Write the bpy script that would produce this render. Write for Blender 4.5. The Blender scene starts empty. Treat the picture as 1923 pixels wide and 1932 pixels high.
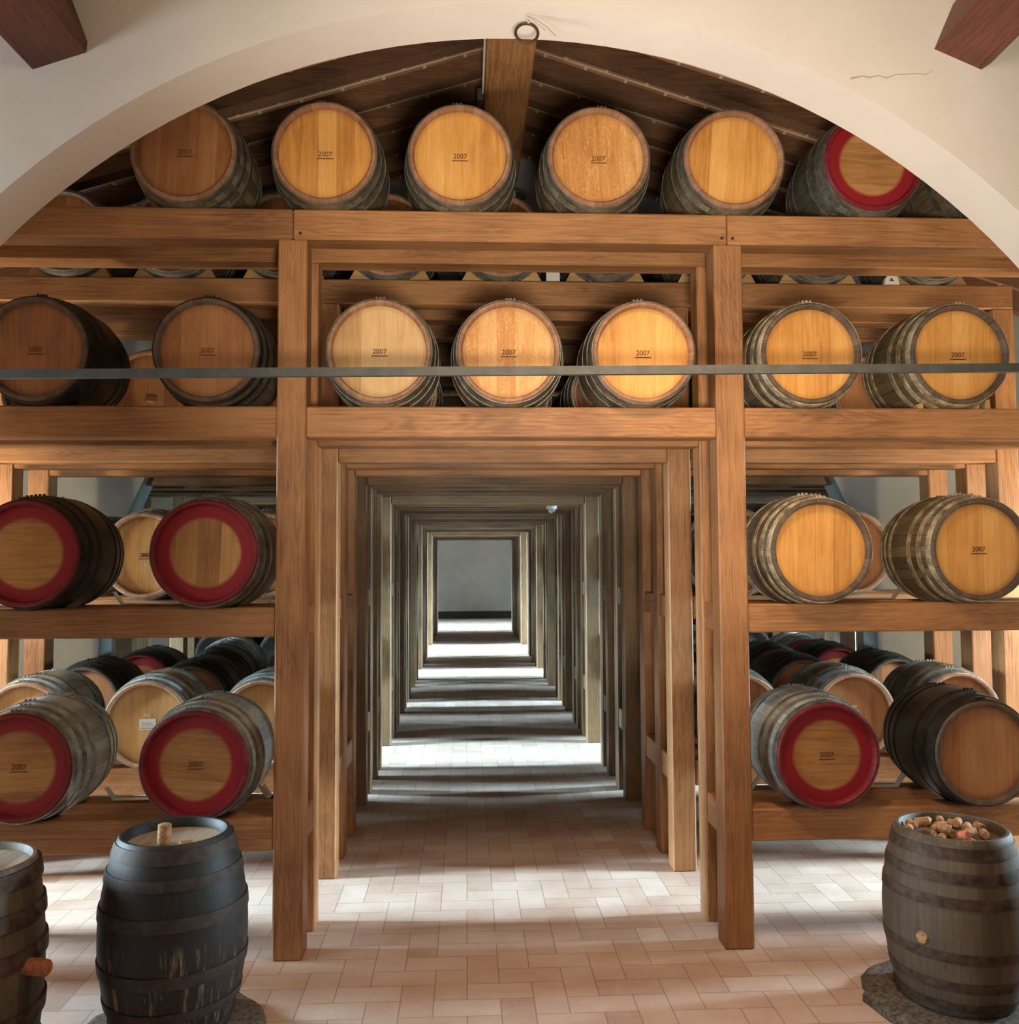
import bpy, bmesh, math, random
from mathutils import Matrix, Vector
random.seed(7)
S = bpy.context.scene
C = S.collection

# ------------------------------------------------------------------ camera
CAM_H = 2.2
yaw, pitch, roll, FPX = 0.04794, 0.05554, -0.005065, 1709.6
fwd = Vector((math.sin(yaw)*math.cos(pitch), math.cos(yaw)*math.cos(pitch), math.sin(pitch)))
rgt = Vector((math.cos(yaw), -math.sin(yaw), 0.0))
upv = rgt.cross(fwd)
r2 = rgt*math.cos(roll) + upv*math.sin(roll)
u2 = upv*math.cos(roll) - rgt*math.sin(roll)
cam = bpy.data.cameras.new('camera')
cam.sensor_fit = 'HORIZONTAL'; cam.sensor_width = 36.0; cam.lens = FPX/1923*36.0
cam.clip_start = 0.05; cam.clip_end = 200
camo = bpy.data.objects.new('camera', cam); C.objects.link(camo)
camo.matrix_world = Matrix(((r2.x, u2.x, -fwd.x, 0), (r2.y, u2.y, -fwd.y, 0), (r2.z, u2.z, -fwd.z, CAM_H), (0, 0, 0, 1)))
S.camera = camo

# ------------------------------------------------------------------ world, light, exposure
S.view_settings.view_transform = 'Standard'
S.view_settings.look = 'None'
S.view_settings.exposure = 0.0
S.view_settings.gamma = 1.0
S.view_settings.use_curve_mapping = False
W = bpy.data.worlds.new('sky'); S.world = W; W.use_nodes = True
wn = W.node_tree.nodes['Background']
wn.inputs[0].default_value = (0.72, 0.86, 1.0, 1); wn.inputs[1].default_value = 1.2
S.cycles.max_bounces = 8; S.cycles.diffuse_bounces = 4
S.cycles.use_denoising = True

XC = 0.27                       # centre line of the nave
WL, WR = -6.2, 6.74             # inner faces of the long side walls
DAY = (0.57, 0.85, 1.0)
WARM = (1.0, 0.88, 0.70)

def area(name, loc, target, sx, sy, power, col, spread=math.pi):
    L = bpy.data.lights.new(name, 'AREA'); L.shape = 'RECTANGLE'; L.size = sx; L.size_y = sy
    L.energy = power; L.color = col; L.spread = spread
    o = bpy.data.objects.new(name, L); C.objects.link(o); o.location = loc
    d = Vector(target) - Vector(loc); o.rotation_euler = d.to_track_quat('-Z', 'Y').to_euler()
    return o
def spot(name, loc, target, power, col, size, blend, rad):
    L = bpy.data.lights.new(name, 'SPOT'); L.energy = power; L.color = col
    L.spot_size = size; L.spot_blend = blend; L.shadow_soft_size = rad
    o = bpy.data.objects.new(name, L); C.objects.link(o); o.location = loc
    d = Vector(target) - Vector(loc); o.rotation_euler = d.to_track_quat('-Z', 'Y').to_euler()
    return o
# windows: (centre along the nave, width, sill, head, power)
WINS = [(5.92, 0.95, 1.1, 2.9, 320), (10.0, 1.1, 1.1, 2.9, 800), (14.0, 1.2, 1.1, 2.9, 700),
        (18.2, 1.0, 1.1, 2.9, 900), (23.3, 1.7, 1.1, 2.9, 1300), (31.3, 2.0, 1.1, 2.9, 800)]
for (wy, ww, z0, z1, pw) in WINS:
    area('daylight', (WL-1.7, wy, 2.5), (XC, wy, 0.2), ww, 1.6, pw, DAY, math.radians(60))
    area('daylight', (WR+1.7, wy, 2.5), (XC, wy, 0.2), ww, 1.6, pw, DAY, math.radians(60))
    if wy < 7:                  # extra soft skylight added at the nearest window pair to brighten the outer posts
        area('skylight', (WL-0.35, wy, 2.0), (XC, wy+2, 2.0), ww, 1.7, 130, (0.90, 0.95, 1.0))
        area('skylight', (WR+0.35, wy, 2.0), (XC, wy+2, 2.0), ww, 1.7, 130, (0.86, 0.94, 1.0))
# warm wall lamps by the outer rack posts
for lx in (-4.15, 4.72):
    L = bpy.data.lights.new('wall_lamp', 'POINT'); L.energy = 120; L.color = (1.0, 0.80, 0.48); L.shadow_soft_size = 0.08
    o = bpy.data.objects.new('wall_lamp', L); C.objects.link(o); o.location = (lx, 6.0, 2.25)
# front hall: window on the left, warm lamps, and an added fill for bounced light
HWIN = (3.0, 1.4, 1.0, 2.8, 420)
area('hall_daylight', (WL-0.42, HWIN[0], 1.85), (XC, HWIN[0]+1.3, 2.4), HWIN[1], 1.8, HWIN[4], (0.80, 0.92, 1.0))
spot('hall_spotlight', (0.3, 0.4, 1.95), (0.95, 5.2, 3.95), 1000, WARM, math.radians(68), 1.0, 0.30)
area('hall_lamp', (1.1, 3.75, 4.7), (1.15, 3.9, 0.0), 0.5, 0.5, 44, (1.0, 0.71, 0.46), math.radians(110))
area('hall_fill', (0.8, 0.6, 4.2), (0.9, 5.0, 2.6), 1.0, 1.0, 28, (1.0, 0.80, 0.58))

# ------------------------------------------------------------------ materials
def lin(c):
    return tuple((x/255/12.92 if x/255 <= 0.04045 else ((x/255+0.055)/1.055)**2.4) for x in c) + (1.0,)
class NT:
    def __init__(s, name):
        s.m = bpy.data.materials.new(name); s.m.use_nodes = True
        s.t = s.m.node_tree; s.b = s.t.nodes['Principled BSDF']
    def n(s, typ, **kw):
        nd = s.t.nodes.new(typ)
        for k, v in kw.items(): setattr(nd, k, v)
        return nd
    def l(s, a, b): s.t.links.new(a, b)
    def math(s, op, a, b=None, c=None):
        nd = s.n('ShaderNodeMath', operation=op)
        for i, v in enumerate((a, b, c)):
            if v is None: continue
            if hasattr(v, 'links'): s.l(v, nd.inputs[i])
            else: nd.inputs[i].default_value = v
        return nd.outputs[0]
    def ramp(s, fac, stops):
        nd = s.n('ShaderNodeValToRGB'); e = nd.color_ramp.elements
        while len(e) < len(stops): e.new(0.5)
        for el, (p, c) in zip(e, stops): el.position = p; el.color = c
        s.l(fac, nd.inputs[0]); return nd.outputs[0]
    def mix(s, fac, a, b, blend='MIX'):
        nd = s.n('ShaderNodeMix', data_type='RGBA', blend_type=blend)
        for i, v in ((0, fac), (6, a), (7, b)):
            if hasattr(v, 'links'): s.l(v, nd.inputs[i])
            else: nd.inputs[i].default_value = v
        return nd.outputs[2]
    def noise(s, vec, scale, detail=4, rough=0.55, dist=0.0):
        nd = s.n('ShaderNodeTexNoise'); s.l(vec, nd.inputs['Vector'])
        nd.inputs['Scale'].default_value = scale; nd.inputs['Detail'].default_value = detail
        nd.inputs['Roughness'].default_value = rough; nd.inputs['Distortion'].default_value = dist
        return nd.outputs[0]
    def bump(s, h, strength, dist=0.01):
        nd = s.n('ShaderNodeBump'); nd.inputs['Strength'].default_value = strength
        nd.inputs['Distance'].default_value = dist
        s.l(h, nd.inputs['Height']); s.l(nd.outputs[0], s.b.inputs['Normal'])
    def mapping(s, vec, scale=(1, 1, 1), loc=None):
        nd = s.n('ShaderNodeMapping'); s.l(vec, nd.inputs[0]); nd.inputs['Scale'].default_value = scale
        if loc is not None: s.l(loc, nd.inputs['Location'])
        return nd.outputs[0]
    def obj(s):
        return s.n('ShaderNodeTexCoord').outputs['Object']
    def rnd(s):
        return s.n('ShaderNodeObjectInfo').outputs['Random']

def wood(name, axis, dark, mid, light, rough=0.55, grain=1.0, var=0.22):
    n = NT(name); co = n.obj(); rd = n.rnd()
    off = n.n('ShaderNodeCombineXYZ')
    for i in range(3): n.l(n.math('MULTIPLY', rd, 37.0+11*i), off.inputs[i])
    sc = [9.0, 9.0, 9.0]; sc[axis] = 0.75
    v = n.mapping(co, sc, off.outputs[0])
    a = n.noise(v, 1.0, 3, 0.5, 1.6)
    rings = n.math('FRACT', n.math('MULTIPLY', a, 9.0))
    rings = n.math('ABSOLUTE', n.math('SUBTRACT', rings, 0.5))
    sf = [90.0, 90.0, 90.0]; sf[axis] = 2.2
    f = n.noise(n.mapping(co, sf, off.outputs[0]), 1.0, 3, 0.6)
    blot = n.noise(n.mapping(co, (1.6, 1.6, 1.6), off.outputs[0]), 1.0, 3, 0.5)
    g = n.math('ADD', n.math('MULTIPLY', rings, 0.26*grain), n.math('MULTIPLY', f, 0.55))
    g = n.math('ADD', g, n.math('MULTIPLY', n.math('SUBTRACT', blot, 0.5), 0.7))
    col = n.ramp(g, [(0.12, lin(dark)), (0.42, lin(mid)), (0.75, lin(light))])
    br = n.math('ADD', 1.0-var/2, n.math('MULTIPLY', n.math('FRACT', n.math('MULTIPLY', rd, 71.3)), var))
    hs = n.n('ShaderNodeHueSaturation'); n.l(col, hs.inputs['Color']); n.l(br, hs.inputs['Value'])
    # small knots
    vo = n.n('ShaderNodeTexVoronoi'); sk = [3.0, 3.0, 3.0]; sk[axis] = 1.3
    n.l(n.mapping(co, sk, off.outputs[0]), vo.inputs['Vector'])
    kn = n.ramp(vo.outputs['Distance'], [(0.0, (1, 1, 1, 1)), (0.055, (0, 0, 0, 1))])
    c2 = n.mix(n.math('MULTIPLY', kn, 0.7), hs.outputs[0], lin([x*0.55 for x in dark]))
    n.l(c2, n.b.inputs['Base Color']); n.b.inputs['Roughness'].default_value = rough
    n.bump(g, 0.25, 0.004)
    return n.m
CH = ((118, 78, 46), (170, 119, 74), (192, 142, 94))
DARKER = ((84, 62, 42), (126, 96, 64), (150, 118, 84))  # darker, greyer tone for the racks from the third one back
M = {}
for ax, k in enumerate('xyz'):
    M['wood_'+k] = wood('chestnut_'+k, ax, *CH)
    M['old_'+k] = wood('darker_chestnut_'+k, ax, *DARKER)
M['rafter'] = wood('dark_rafter', 0, (58, 38, 25), (100, 67, 42), (138, 96, 60), 0.7)
M['purlin'] = wood('hewn_purlin', 1, (70, 38, 26), (112, 62, 42), (150, 92, 60), 0.55)

def plain(name, col, rough=0.5, metal=0.0, noise=0.0, scale=20):
    n = NT(name)
    n.b.inputs['Roughness'].default_value = rough; n.b.inputs['Metallic'].default_value = metal
    if noise:
        f = n.noise(n.obj(), scale, 5, 0.6)
        c = n.ramp(f, [(0.3, lin([max(0, x*(1-noise)) for x in col])), (0.7, lin([min(255, x*(1+noise)) for x in col]))])
        n.l(c, n.b.inputs['Base Color']); n.bump(f, 0.2, 0.003)
    else: n.b.inputs['Base Color'].default_value = lin(col)
    return n.m
def plaster(name, a, b, rough=0.9):
    n = NT(name); co = n.obj()
    f = n.noise(co, 1.1, 6, 0.6); g = n.noise(co, 9, 5, 0.6)
    c = n.ramp(f, [(0.3, lin(a)), (0.65, lin(b))])
    n.l(c, n.b.inputs['Base Color']); n.b.inputs['Roughness'].default_value = rough
    n.bump(n.math('ADD', g, n.math('MULTIPLY', f, 2.0)), 0.14, 0.010); return n.m
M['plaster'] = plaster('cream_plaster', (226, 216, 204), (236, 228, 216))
M['plaster_dark'] = plaster('shaded_grey_plaster', (118, 120, 118), (136, 138, 134))  # grey plaster darkened so its colour holds the second arch's shade
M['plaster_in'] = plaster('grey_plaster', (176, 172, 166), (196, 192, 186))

def floor_mat():
    n = NT('terracotta_tiles'); w = 0.168
    sep = n.n('ShaderNodeSeparateXYZ'); n.l(n.mapping(n.obj(), (1/w, 1/w, 1)), sep.inputs[0])
    x, y = sep.outputs[0], sep.outputs[1]
    i, j = n.math('FLOOR', x), n.math('FLOOR', y)
    fx, fy = n.math('FRACT', x), n.math('FRACT', y)
    m = n.math('FLOORED_MODULO', n.math('SUBTRACT', i, j), 4.0)
    def eq(k): return n.math('COMPARE', m, float(k), 0.1)
    e0, e1, e2, e3 = eq(0), eq(1), eq(2), eq(3)
    gap = 0.016
    L = n.math('LESS_THAN', fx, gap); R = n.math('GREATER_THAN', fx, 1-gap)
    B = n.math('LESS_THAN', fy, gap); T = n.math('GREATER_THAN', fy, 1-gap)
    def mul(a, b): return n.math('MULTIPLY', a, b)
    L = mul(L, n.math('SUBTRACT', 1.0, e1)); R = mul(R, n.math('SUBTRACT', 1.0, e0))
    B = mul(B, n.math('SUBTRACT', 1.0, e2)); T = mul(T, n.math('SUBTRACT', 1.0, e3))
    gr = n.math('MAXIMUM', n.math('MAXIMUM', L, R), n.math('MAXIMUM', B, T))
    ti = n.math('SUBTRACT', i, e1); tj = n.math('ADD', j, e3)
    cv = n.n('ShaderNodeCombineXYZ'); n.l(ti, cv.inputs[0]); n.l(tj, cv.inputs[1])
    wn_ = n.n('ShaderNodeTexWhiteNoise', noise_dimensions='2D'); n.l(cv.outputs[0], wn_.inputs[0])
    f = n.noise(n.obj(), 2.2, 6, 0.65); f2 = n.noise(n.obj(), 26, 4, 0.6)
    g = n.math('ADD', n.math('MULTIPLY', wn_.outputs[0], 0.22), n.math('ADD', n.math('MULTIPLY', f, 0.70), n.math('MULTIPLY', f2, 0.2)))
    c = n.ramp(g, [(0.25, lin((160, 130, 116))), (0.5, lin((184, 158, 144))), (0.85, lin((208, 192, 182)))])
    c = n.mix(n.math('MULTIPLY', gr, 0.75), c, lin((120, 104, 94)))
    n.l(c, n.b.inputs['Base Color'])
    n.l(n.math('ADD', 0.42, n.math('MULTIPLY', f2, 0.3)), n.b.inputs['Roughness'])
    n.bump(n.math('SUBTRACT', n.math('MULTIPLY', f2, 0.15), gr), 0.5, 0.004)
    return n.m
M['floor'] = floor_mat()
def tile_mat():
    n = NT('roof_tiles'); br = n.n('ShaderNodeTexBrick'); n.l(n.obj(), br.inputs['Vector'])
    br.inputs['Color1'].default_value = lin((128, 84, 58)); br.inputs['Color2'].default_value = lin((150, 104, 74))
    br.inputs['Mortar'].default_value = lin((176, 164, 140)); br.inputs['Scale'].default_value = 1.0
    br.inputs['Brick Width'].default_value = 0.3; br.inputs['Row Height'].default_value = 0.21
    br.inputs['Mortar Size'].default_value = 0.012
    n.l(br.outputs[0], n.b.inputs['Base Color']); n.b.inputs['Roughness'].default_value = 0.9
    return n.m
M['tiles'] = tile_mat()

def stave_mat(name, a, b, c, rough=0.55, nst=30, wear=0.0, wearcol=(150, 135, 112), spec=0.5, groove=0.6):
    n = NT(name); co = n.obj(); rd = n.rnd()
    sep = n.n('ShaderNodeSeparateXYZ'); n.l(co, sep.inputs[0])
    ang = n.math('ARCTAN2', sep.outputs[2], sep.outputs[0])
    u = n.math('MULTIPLY', ang, nst/(2*math.pi))
    fr = n.math('FRACT', u); ident = n.math('FLOOR', u)
    wn_ = n.n('ShaderNodeTexWhiteNoise', noise_dimensions='1D')
    n.l(n.math('ADD', ident, n.math('MULTIPLY', rd, 97)), wn_.inputs['W'])
    e = n.math('ABSOLUTE', n.math('SUBTRACT', fr, 0.5)); gro = n.math('GREATER_THAN', e, 0.465)
    cv = n.n('ShaderNodeCombineXYZ'); n.l(u, cv.inputs[0])
    n.l(n.math('MULTIPLY', sep.outputs[1], 1.0), cv.inputs[1]); n.l(n.math('MULTIPLY', rd, 50), cv.inputs[2])
    g1 = n.noise(n.mapping(cv.outputs[0], (4.0, 3.0, 1)), 1.0, 5, 0.65)
    g2 = n.noise(co, 6.0, 5, 0.65)
    g = n.math('ADD', n.math('MULTIPLY', g1, 0.5), n.math('ADD', n.math('MULTIPLY', g2, 0.4), n.math('MULTIPLY', wn_.outputs[0], 0.2)))
    col = n.ramp(g, [(0.3, lin(a)), (0.55, lin(b)), (0.8, lin(c))])
    col = n.mix(n.math('MULTIPLY', gro, groove), col, lin([x*0.45 for x in a]))
    if wear:
        wv = n.noise(n.mapping(cv.outputs[0], (2.2, 3.2, 1)), 1.0, 4, 0.7)
        wr = n.ramp(wv, [(0.60-wear*0.05, (0, 0, 0, 1)), (0.66, (1, 1, 1, 1))])
        low = n.ramp(sep.outputs[1], [(0.40, (0, 0, 0, 1)), (0.47, (1, 1, 1, 1))])
        wr = n.math('MULTIPLY', wr, low)
        col = n.mix(wr, col, lin(wearcol))
    n.l(col, n.b.inputs['Base Color']); n.b.inputs['Roughness'].default_value = rough
    n.b.inputs['Specular IOR Level'].default_value = spec
    n.bump(n.math('SUBTRACT', n.math('MULTIPLY', g, 0.4), gro), 0.35, 0.004)
    return n.m
M['st_tan'] = stave_mat('weathered_staves', (62, 54, 42), (106, 92, 68), (150, 132, 98), 0.6)
M['st_grey'] = stave_mat('grey_staves', (54, 52, 48), (92, 88, 80), (132, 126, 114), 0.42)
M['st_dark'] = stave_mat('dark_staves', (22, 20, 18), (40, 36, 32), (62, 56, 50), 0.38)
M['st_daylit'] = stave_mat('daylit_grey_staves', (104, 110, 110), (148, 156, 154), (192, 198, 194), 0.24, spec=0.9, groove=0.22)  # grey varnished staves, colour lightened to carry the bluish window sheen
M['st_black'] = stave_mat('black_painted_staves', (14, 15, 16), (25, 26, 27), (44, 42, 38), 0.55, 26, 1.0, (128, 112, 88))
M['st_brown'] = stave_mat('brown_staves', (56, 46, 34), (82, 70, 54), (106, 92, 72), 0.65, 22, groove=0.2)

def head_mat(name, dark, mid, light, ring=None, ring_r=0.197, plank=0.105, scratch=False):
    n = NT(name); co = n.obj(); rd = n.rnd()
    sep = n.n('ShaderNodeSeparateXYZ'); n.l(co, sep.inputs[0]); x, z = sep.outputs[0], sep.outputs[2]
    px = n.math('ADD', n.math('MULTIPLY', x, 1/plank), n.math('MULTIPLY', rd, 5.0))
    ident = n.math('FLOOR', px); fr = n.math('FRACT', px)
    wn_ = n.n('ShaderNodeTexWhiteNoise', noise_dimensions='1D')
    n.l(n.math('ADD', ident, n.math('MULTIPLY', rd, 131)), wn_.inputs['W'])
    e = n.math('ABSOLUTE', n.math('SUBTRACT', fr, 0.5)); gro = n.math('GREATER_THAN', e, 0.492)
    cv = n.n('ShaderNodeCombineXYZ'); n.l(n.math('MULTIPLY', x, 38), cv.inputs[0]); n.l(n.math('MULTIPLY', z, 3.0), cv.inputs[1])
    n.l(n.math('ADD', n.math('MULTIPLY', rd, 60), n.math('MULTIPLY', ident, 3.1)), cv.inputs[2])
    g1 = n.noise(cv.outputs[0], 1.0, 5, 0.6, 0.9)
    g2 = n.noise(n.mapping(co, (5, 5, 5)), 1.0, 4, 0.6)
    g = n.math('ADD', n.math('MULTIPLY', g1, 0.55), n.math('ADD', n.math('MULTIPLY', g2, 0.25), n.math('MULTIPLY', wn_.outputs[0], 0.25)))
    if scratch:
        s1 = n.noise(n.mapping(co, (9, 9, 3.5)), 1.0, 2, 0.5, 3.5)
        s1 = n.math('ABSOLUTE', n.math('SUBTRACT', n.math('FRACT', n.math('MULTIPLY', s1, 7)), 0.5))
        g = n.math('ADD', g, n.math('MULTIPLY', n.math('LESS_THAN', s1, 0.1), 0.16))
    col = n.ramp(g, [(0.25, lin(dark)), (0.5, lin(mid)), (0.8, lin(light))])
    col = n.mix(n.math('MULTIPLY', gro, 0.40), col, lin([v*0.6 for v in dark]))
    rr = n.math('SQRT', n.math('ADD', n.math('MULTIPLY', x, x), n.math('MULTIPLY', z, z)))
    if ring:
        edge = n.math('ADD', rr, n.math('MULTIPLY', n.math('SUBTRACT', g2, 0.5), 0.012))
        m_ = n.ramp(edge, [(ring_r-0.012, (0, 0, 0, 1)), (ring_r+0.008, (1, 1, 1, 1))])
        col = n.mix(m_, col, lin(ring))
    else:
        m_ = n.ramp(rr, [(0.235, (0, 0, 0, 1)), (0.262, (1, 1, 1, 1))])
        col = n.mix(n.math('MULTIPLY', m_, 0.35), col, lin([v*0.7 for v in dark]))
    n.l(col, n.b.inputs['Base Color']); n.b.inputs['Roughness'].default_value = 0.5
    n.bump(n.math('SUBTRACT', n.math('MULTIPLY', g, 0.3), gro), 0.2, 0.003)
    return n.m
M['hd_gold'] = head_mat('golden_oak_head', (166, 106, 44), (210, 149, 74), (232, 178, 102))
M['hd_scr'] = head_mat('scratched_oak_head', (160, 102, 50), (200, 138, 74), (226, 178, 116), scratch=True)
M['hd_brown'] = head_mat('brown_oak_head', (120, 76, 44), (160, 106, 64), (186, 132, 86))
M['hd_pale'] = head_mat('pale_oak_head', (166, 126, 78), (200, 158, 104), (222, 184, 132))
RED = (144, 20, 33)
M['hd_red'] = head_mat('red_ringed_head', (112, 74, 40), (168, 118, 66), (204, 156, 96), RED, plank=0.125)
M['rim_oak'] = stave_mat('oak_rim', (116, 80, 58), (148, 106, 78), (176, 134, 102), 0.6, 34, groove=0.3)
M['rim_dark'] = stave_mat('dark_rim', (64, 52, 42), (92, 76, 62), (122, 100, 80), 0.6, 34, groove=0.3)
M['rim_red'] = stave_mat('red_rim', (88, 16, 26), (116, 22, 32), (140, 30, 38), 0.5, 34)
M['hoop'] = plain('galvanised_hoop', (120, 120, 112), 0.42, 0.75, 0.35, 14)
M['hoop_tan'] = plain('weathered_tan_hoop', (150, 136, 108), 0.6, 0.1, 0.4, 18)
M['hoop_slate'] = plain('bright_hoop', (150, 156, 156), 0.32, 0.8, 0.3, 14)
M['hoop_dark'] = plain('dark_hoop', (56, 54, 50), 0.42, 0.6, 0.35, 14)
M['hoop_black'] = plain('matt_dark_hoop', (54, 46, 42), 0.6, 0.2, 0.3, 20)
M['hoop_rust'] = plain('rusty_hoop', (66, 52, 42), 0.65, 0.3, 0.4, 20)
M['ink'] = plain('brand_ink', (88, 54, 28), 0.8)
M['white_ink'] = plain('white_chalk', (236, 230, 220), 0.9)
M['iron'] = plain('rusty_iron', (84, 58, 46), 0.6, 0.5, 0.35, 40)
M['tie'] = plain('grey_iron_bar', (80, 80, 75), 0.6, 0.3, 0.12, 12)
M['steel'] = plain('cradle_steel', (200, 206, 208), 0.3, 0.8)
M['cork'] = plain('cork', (160, 122, 84), 0.85, 0, 0.28, 60)
M['cork_pink'] = plain('wine_stained_cork', (198, 116, 92), 0.85, 0, 0.1, 60)
M['stone'] = plain('rough_stone', (70, 62, 53), 0.95, 0, 0.55, 45)
M['chock'] = wood('chock_wood', 0, (150, 118, 78), (186, 152, 106), (206, 176, 130), 0.7)
M['white'] = plain('white_plastic', (228, 230, 228), 0.4)
M['card'] = plain('white_card', (214, 214, 208), 0.8)
M['shade'] = plain('enamel_shade', (96, 104, 92), 0.4, 0.2)
M['conduit'] = plain('grey_conduit', (196, 192, 182), 0.5)
M['frame'] = plain('window_frame_paint', (92, 70, 50), 0.5)
M['crack'] = plain('plaster_crack', (186, 172, 152), 0.9)
M['skirt'] = plain('dark_skirting', (58, 48, 42), 0.7)
M['bolt'] = plain('bolt_head', (60, 44, 32), 0.6, 0.3)
def glass():
    n = NT('window_glass'); n.t.nodes.remove(n.b)
    tr = n.n('ShaderNodeBsdfTransparent'); gl = n.n('ShaderNodeBsdfGlossy'); gl.inputs['Roughness'].default_value = 0.05
    mx = n.n('ShaderNodeMixShader'); mx.inputs[0].default_value = 0.06
    n.l(tr.outputs[0], mx.inputs[1]); n.l(gl.outputs[0], mx.inputs[2])
    n.l(mx.outputs[0], n.t.nodes['Material Output'].inputs[0]); return n.m
M['glass'] = glass()

# ------------------------------------------------------------------ helpers
def link(name, me, mat, parent=None, loc=(0, 0, 0), rot=(0, 0, 0)):
    o = bpy.data.objects.new(name, me); C.objects.link(o)
    if mat is not None and len(me.materials) == 0: me.materials.append(mat)
    o.location = loc; o.rotation_euler = rot
    if parent is not None: o.parent = parent
    return o
def thing(name, label, cat, loc=(0, 0, 0), rot=(0, 0, 0), group=None):
    o = bpy.data.objects.new(name, None); C.objects.link(o); o.empty_display_size = 0.1
    o.location = loc; o.rotation_euler = rot; tag(o, label, cat, group); return o
def tag(o, label, cat, group=None):
    o['label'] = label; o['category'] = cat
    if group: o['group'] = group
    return o
def struct(o): o['kind'] = 'structure'; return o
def mesh(bm, name, smooth=None):
    me = bpy.data.meshes.new(name); bmesh.ops.recalc_face_normals(bm, faces=bm.faces[:])
    bm.to_mesh(me); bm.free()
    if smooth is not None:
        for p in me.polygons: p.use_smooth = True
        if smooth < 3: me.set_sharp_from_angle(angle=smooth)
    return me
def add_box(bm, c, s, rot=None, bev=0.0):
    r = bmesh.ops.create_cube(bm, size=1.0)
    vs = r['verts']
    for v in vs: v.co = Vector((v.co.x*s[0], v.co.y*s[1], v.co.z*s[2]))
    if bev:
        es = list({e for v in vs for e in v.link_edges})
        rb = bmesh.ops.bevel(bm, geom=es, offset=bev, segments=1, affect='EDGES', profile=0.5)
        vs = list({v for f in rb['faces'] for v in f.verts} | {v for v in vs if v.is_valid})
    for v in vs:
        p = v.co
        if rot is not None: p = rot @ p
        v.co = p + Vector(c)
_bc = {}
def box_me(sx, sy, sz, bev=0.008, name='beam'):
    k = (round(sx, 4), round(sy, 4), round(sz, 4), bev)
    if k not in _bc:
        bm = bmesh.new(); add_box(bm, (0, 0, 0), (sx, sy, sz), None, bev); _bc[k] = mesh(bm, name)
    return _bc[k].copy() if False else _bc[k]
def box(name, x0, x1, y0, y1, z0, z1, mat, parent=None, bev=0.008):
    bm = bmesh.new(); add_box(bm, (0, 0, 0), (x1-x0, y1-y0, z1-z0), None, bev)
    me = mesh(bm, name); pl = parent.location if parent else Vector((0, 0, 0))
    return link(name, me, mat, parent, Vector(((x0+x1)/2, (y0+y1)/2, (z0+z1)/2)) - pl)
def add_lathe(bm, prof, seg=56, axis='Y', cap0=False, cap1=False, c=(0, 0, 0)):
    rings = []
    for (t, r) in prof:
        ring = []
        for k in range(seg):
            a = 2*math.pi*k/seg; x, z = r*math.cos(a), r*math.sin(a)
            p = (x, t, z) if axis == 'Y' else ((x, z, t) if axis == 'Z' else (t, x, z))
            ring.append(bm.verts.new(Vector(p)+Vector(c)))
        rings.append(ring)
    for a, b in zip(rings, rings[1:]):
        for k in range(seg): bm.faces.new((a[k], a[(k+1) % seg], b[(k+1) % seg], b[k]))
    if cap0: bm.faces.new(rings[0])
    if cap1: bm.faces.new(rings[-1][::-1])
    return rings
def add_tube(bm, pts, r, seg=8):
    prev = None; pts = [Vector(p) for p in pts]
    for i, p in enumerate(pts):
        d = (pts[min(i+1, len(pts)-1)] - pts[max(i-1, 0)]).normalized()
        u = d.orthogonal().normalized() if prev is None else (pu - d*pu.dot(d)).normalized()
        w = d.cross(u); pu = u
        ring = [bm.verts.new(p + (u*math.cos(2*math.pi*k/seg) + w*math.sin(2*math.pi*k/seg))*r) for k in range(seg)]
        if prev:
            for k in range(seg): bm.faces.new((prev[k], prev[(k+1) % seg], ring[(k+1) % seg], ring[k]))
        else: bm.faces.new(ring[::-1])
        prev = ring
    bm.faces.new(prev)
def extrude_poly(bm, pts, axis, a, b):
    def P(u, v, t): return {'Y': (u, t, v), 'X': (t, u, v), 'Z': (u, v, t)}[axis]
    A = [bm.verts.new(P(u, v, a)) for u, v in pts]; B = [bm.verts.new(P(u, v, b)) for u, v in pts]
    n = len(pts)
    for k in range(n): bm.faces.new((A[k], A[(k+1) % n], B[(k+1) % n], B[k]))
    bm.faces.new(A[::-1]); bm.faces.new(B)

ORD = ['first', 'second', 'third', 'fourth', 'fifth', 'sixth', 'seventh', 'eighth', 'ninth', 'tenth']

# ------------------------------------------------------------------ room shell
Y0, Y1 = -3.5, 36.0
bm = bmesh.new(); add_box(bm, ((WL+WR)/2, (Y0+Y1)/2, -0.06), (WR-WL+1.0, Y1-Y0+1.0, 0.12))
struct(link('floor', mesh(bm, 'floor'), M['floor']))

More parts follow.
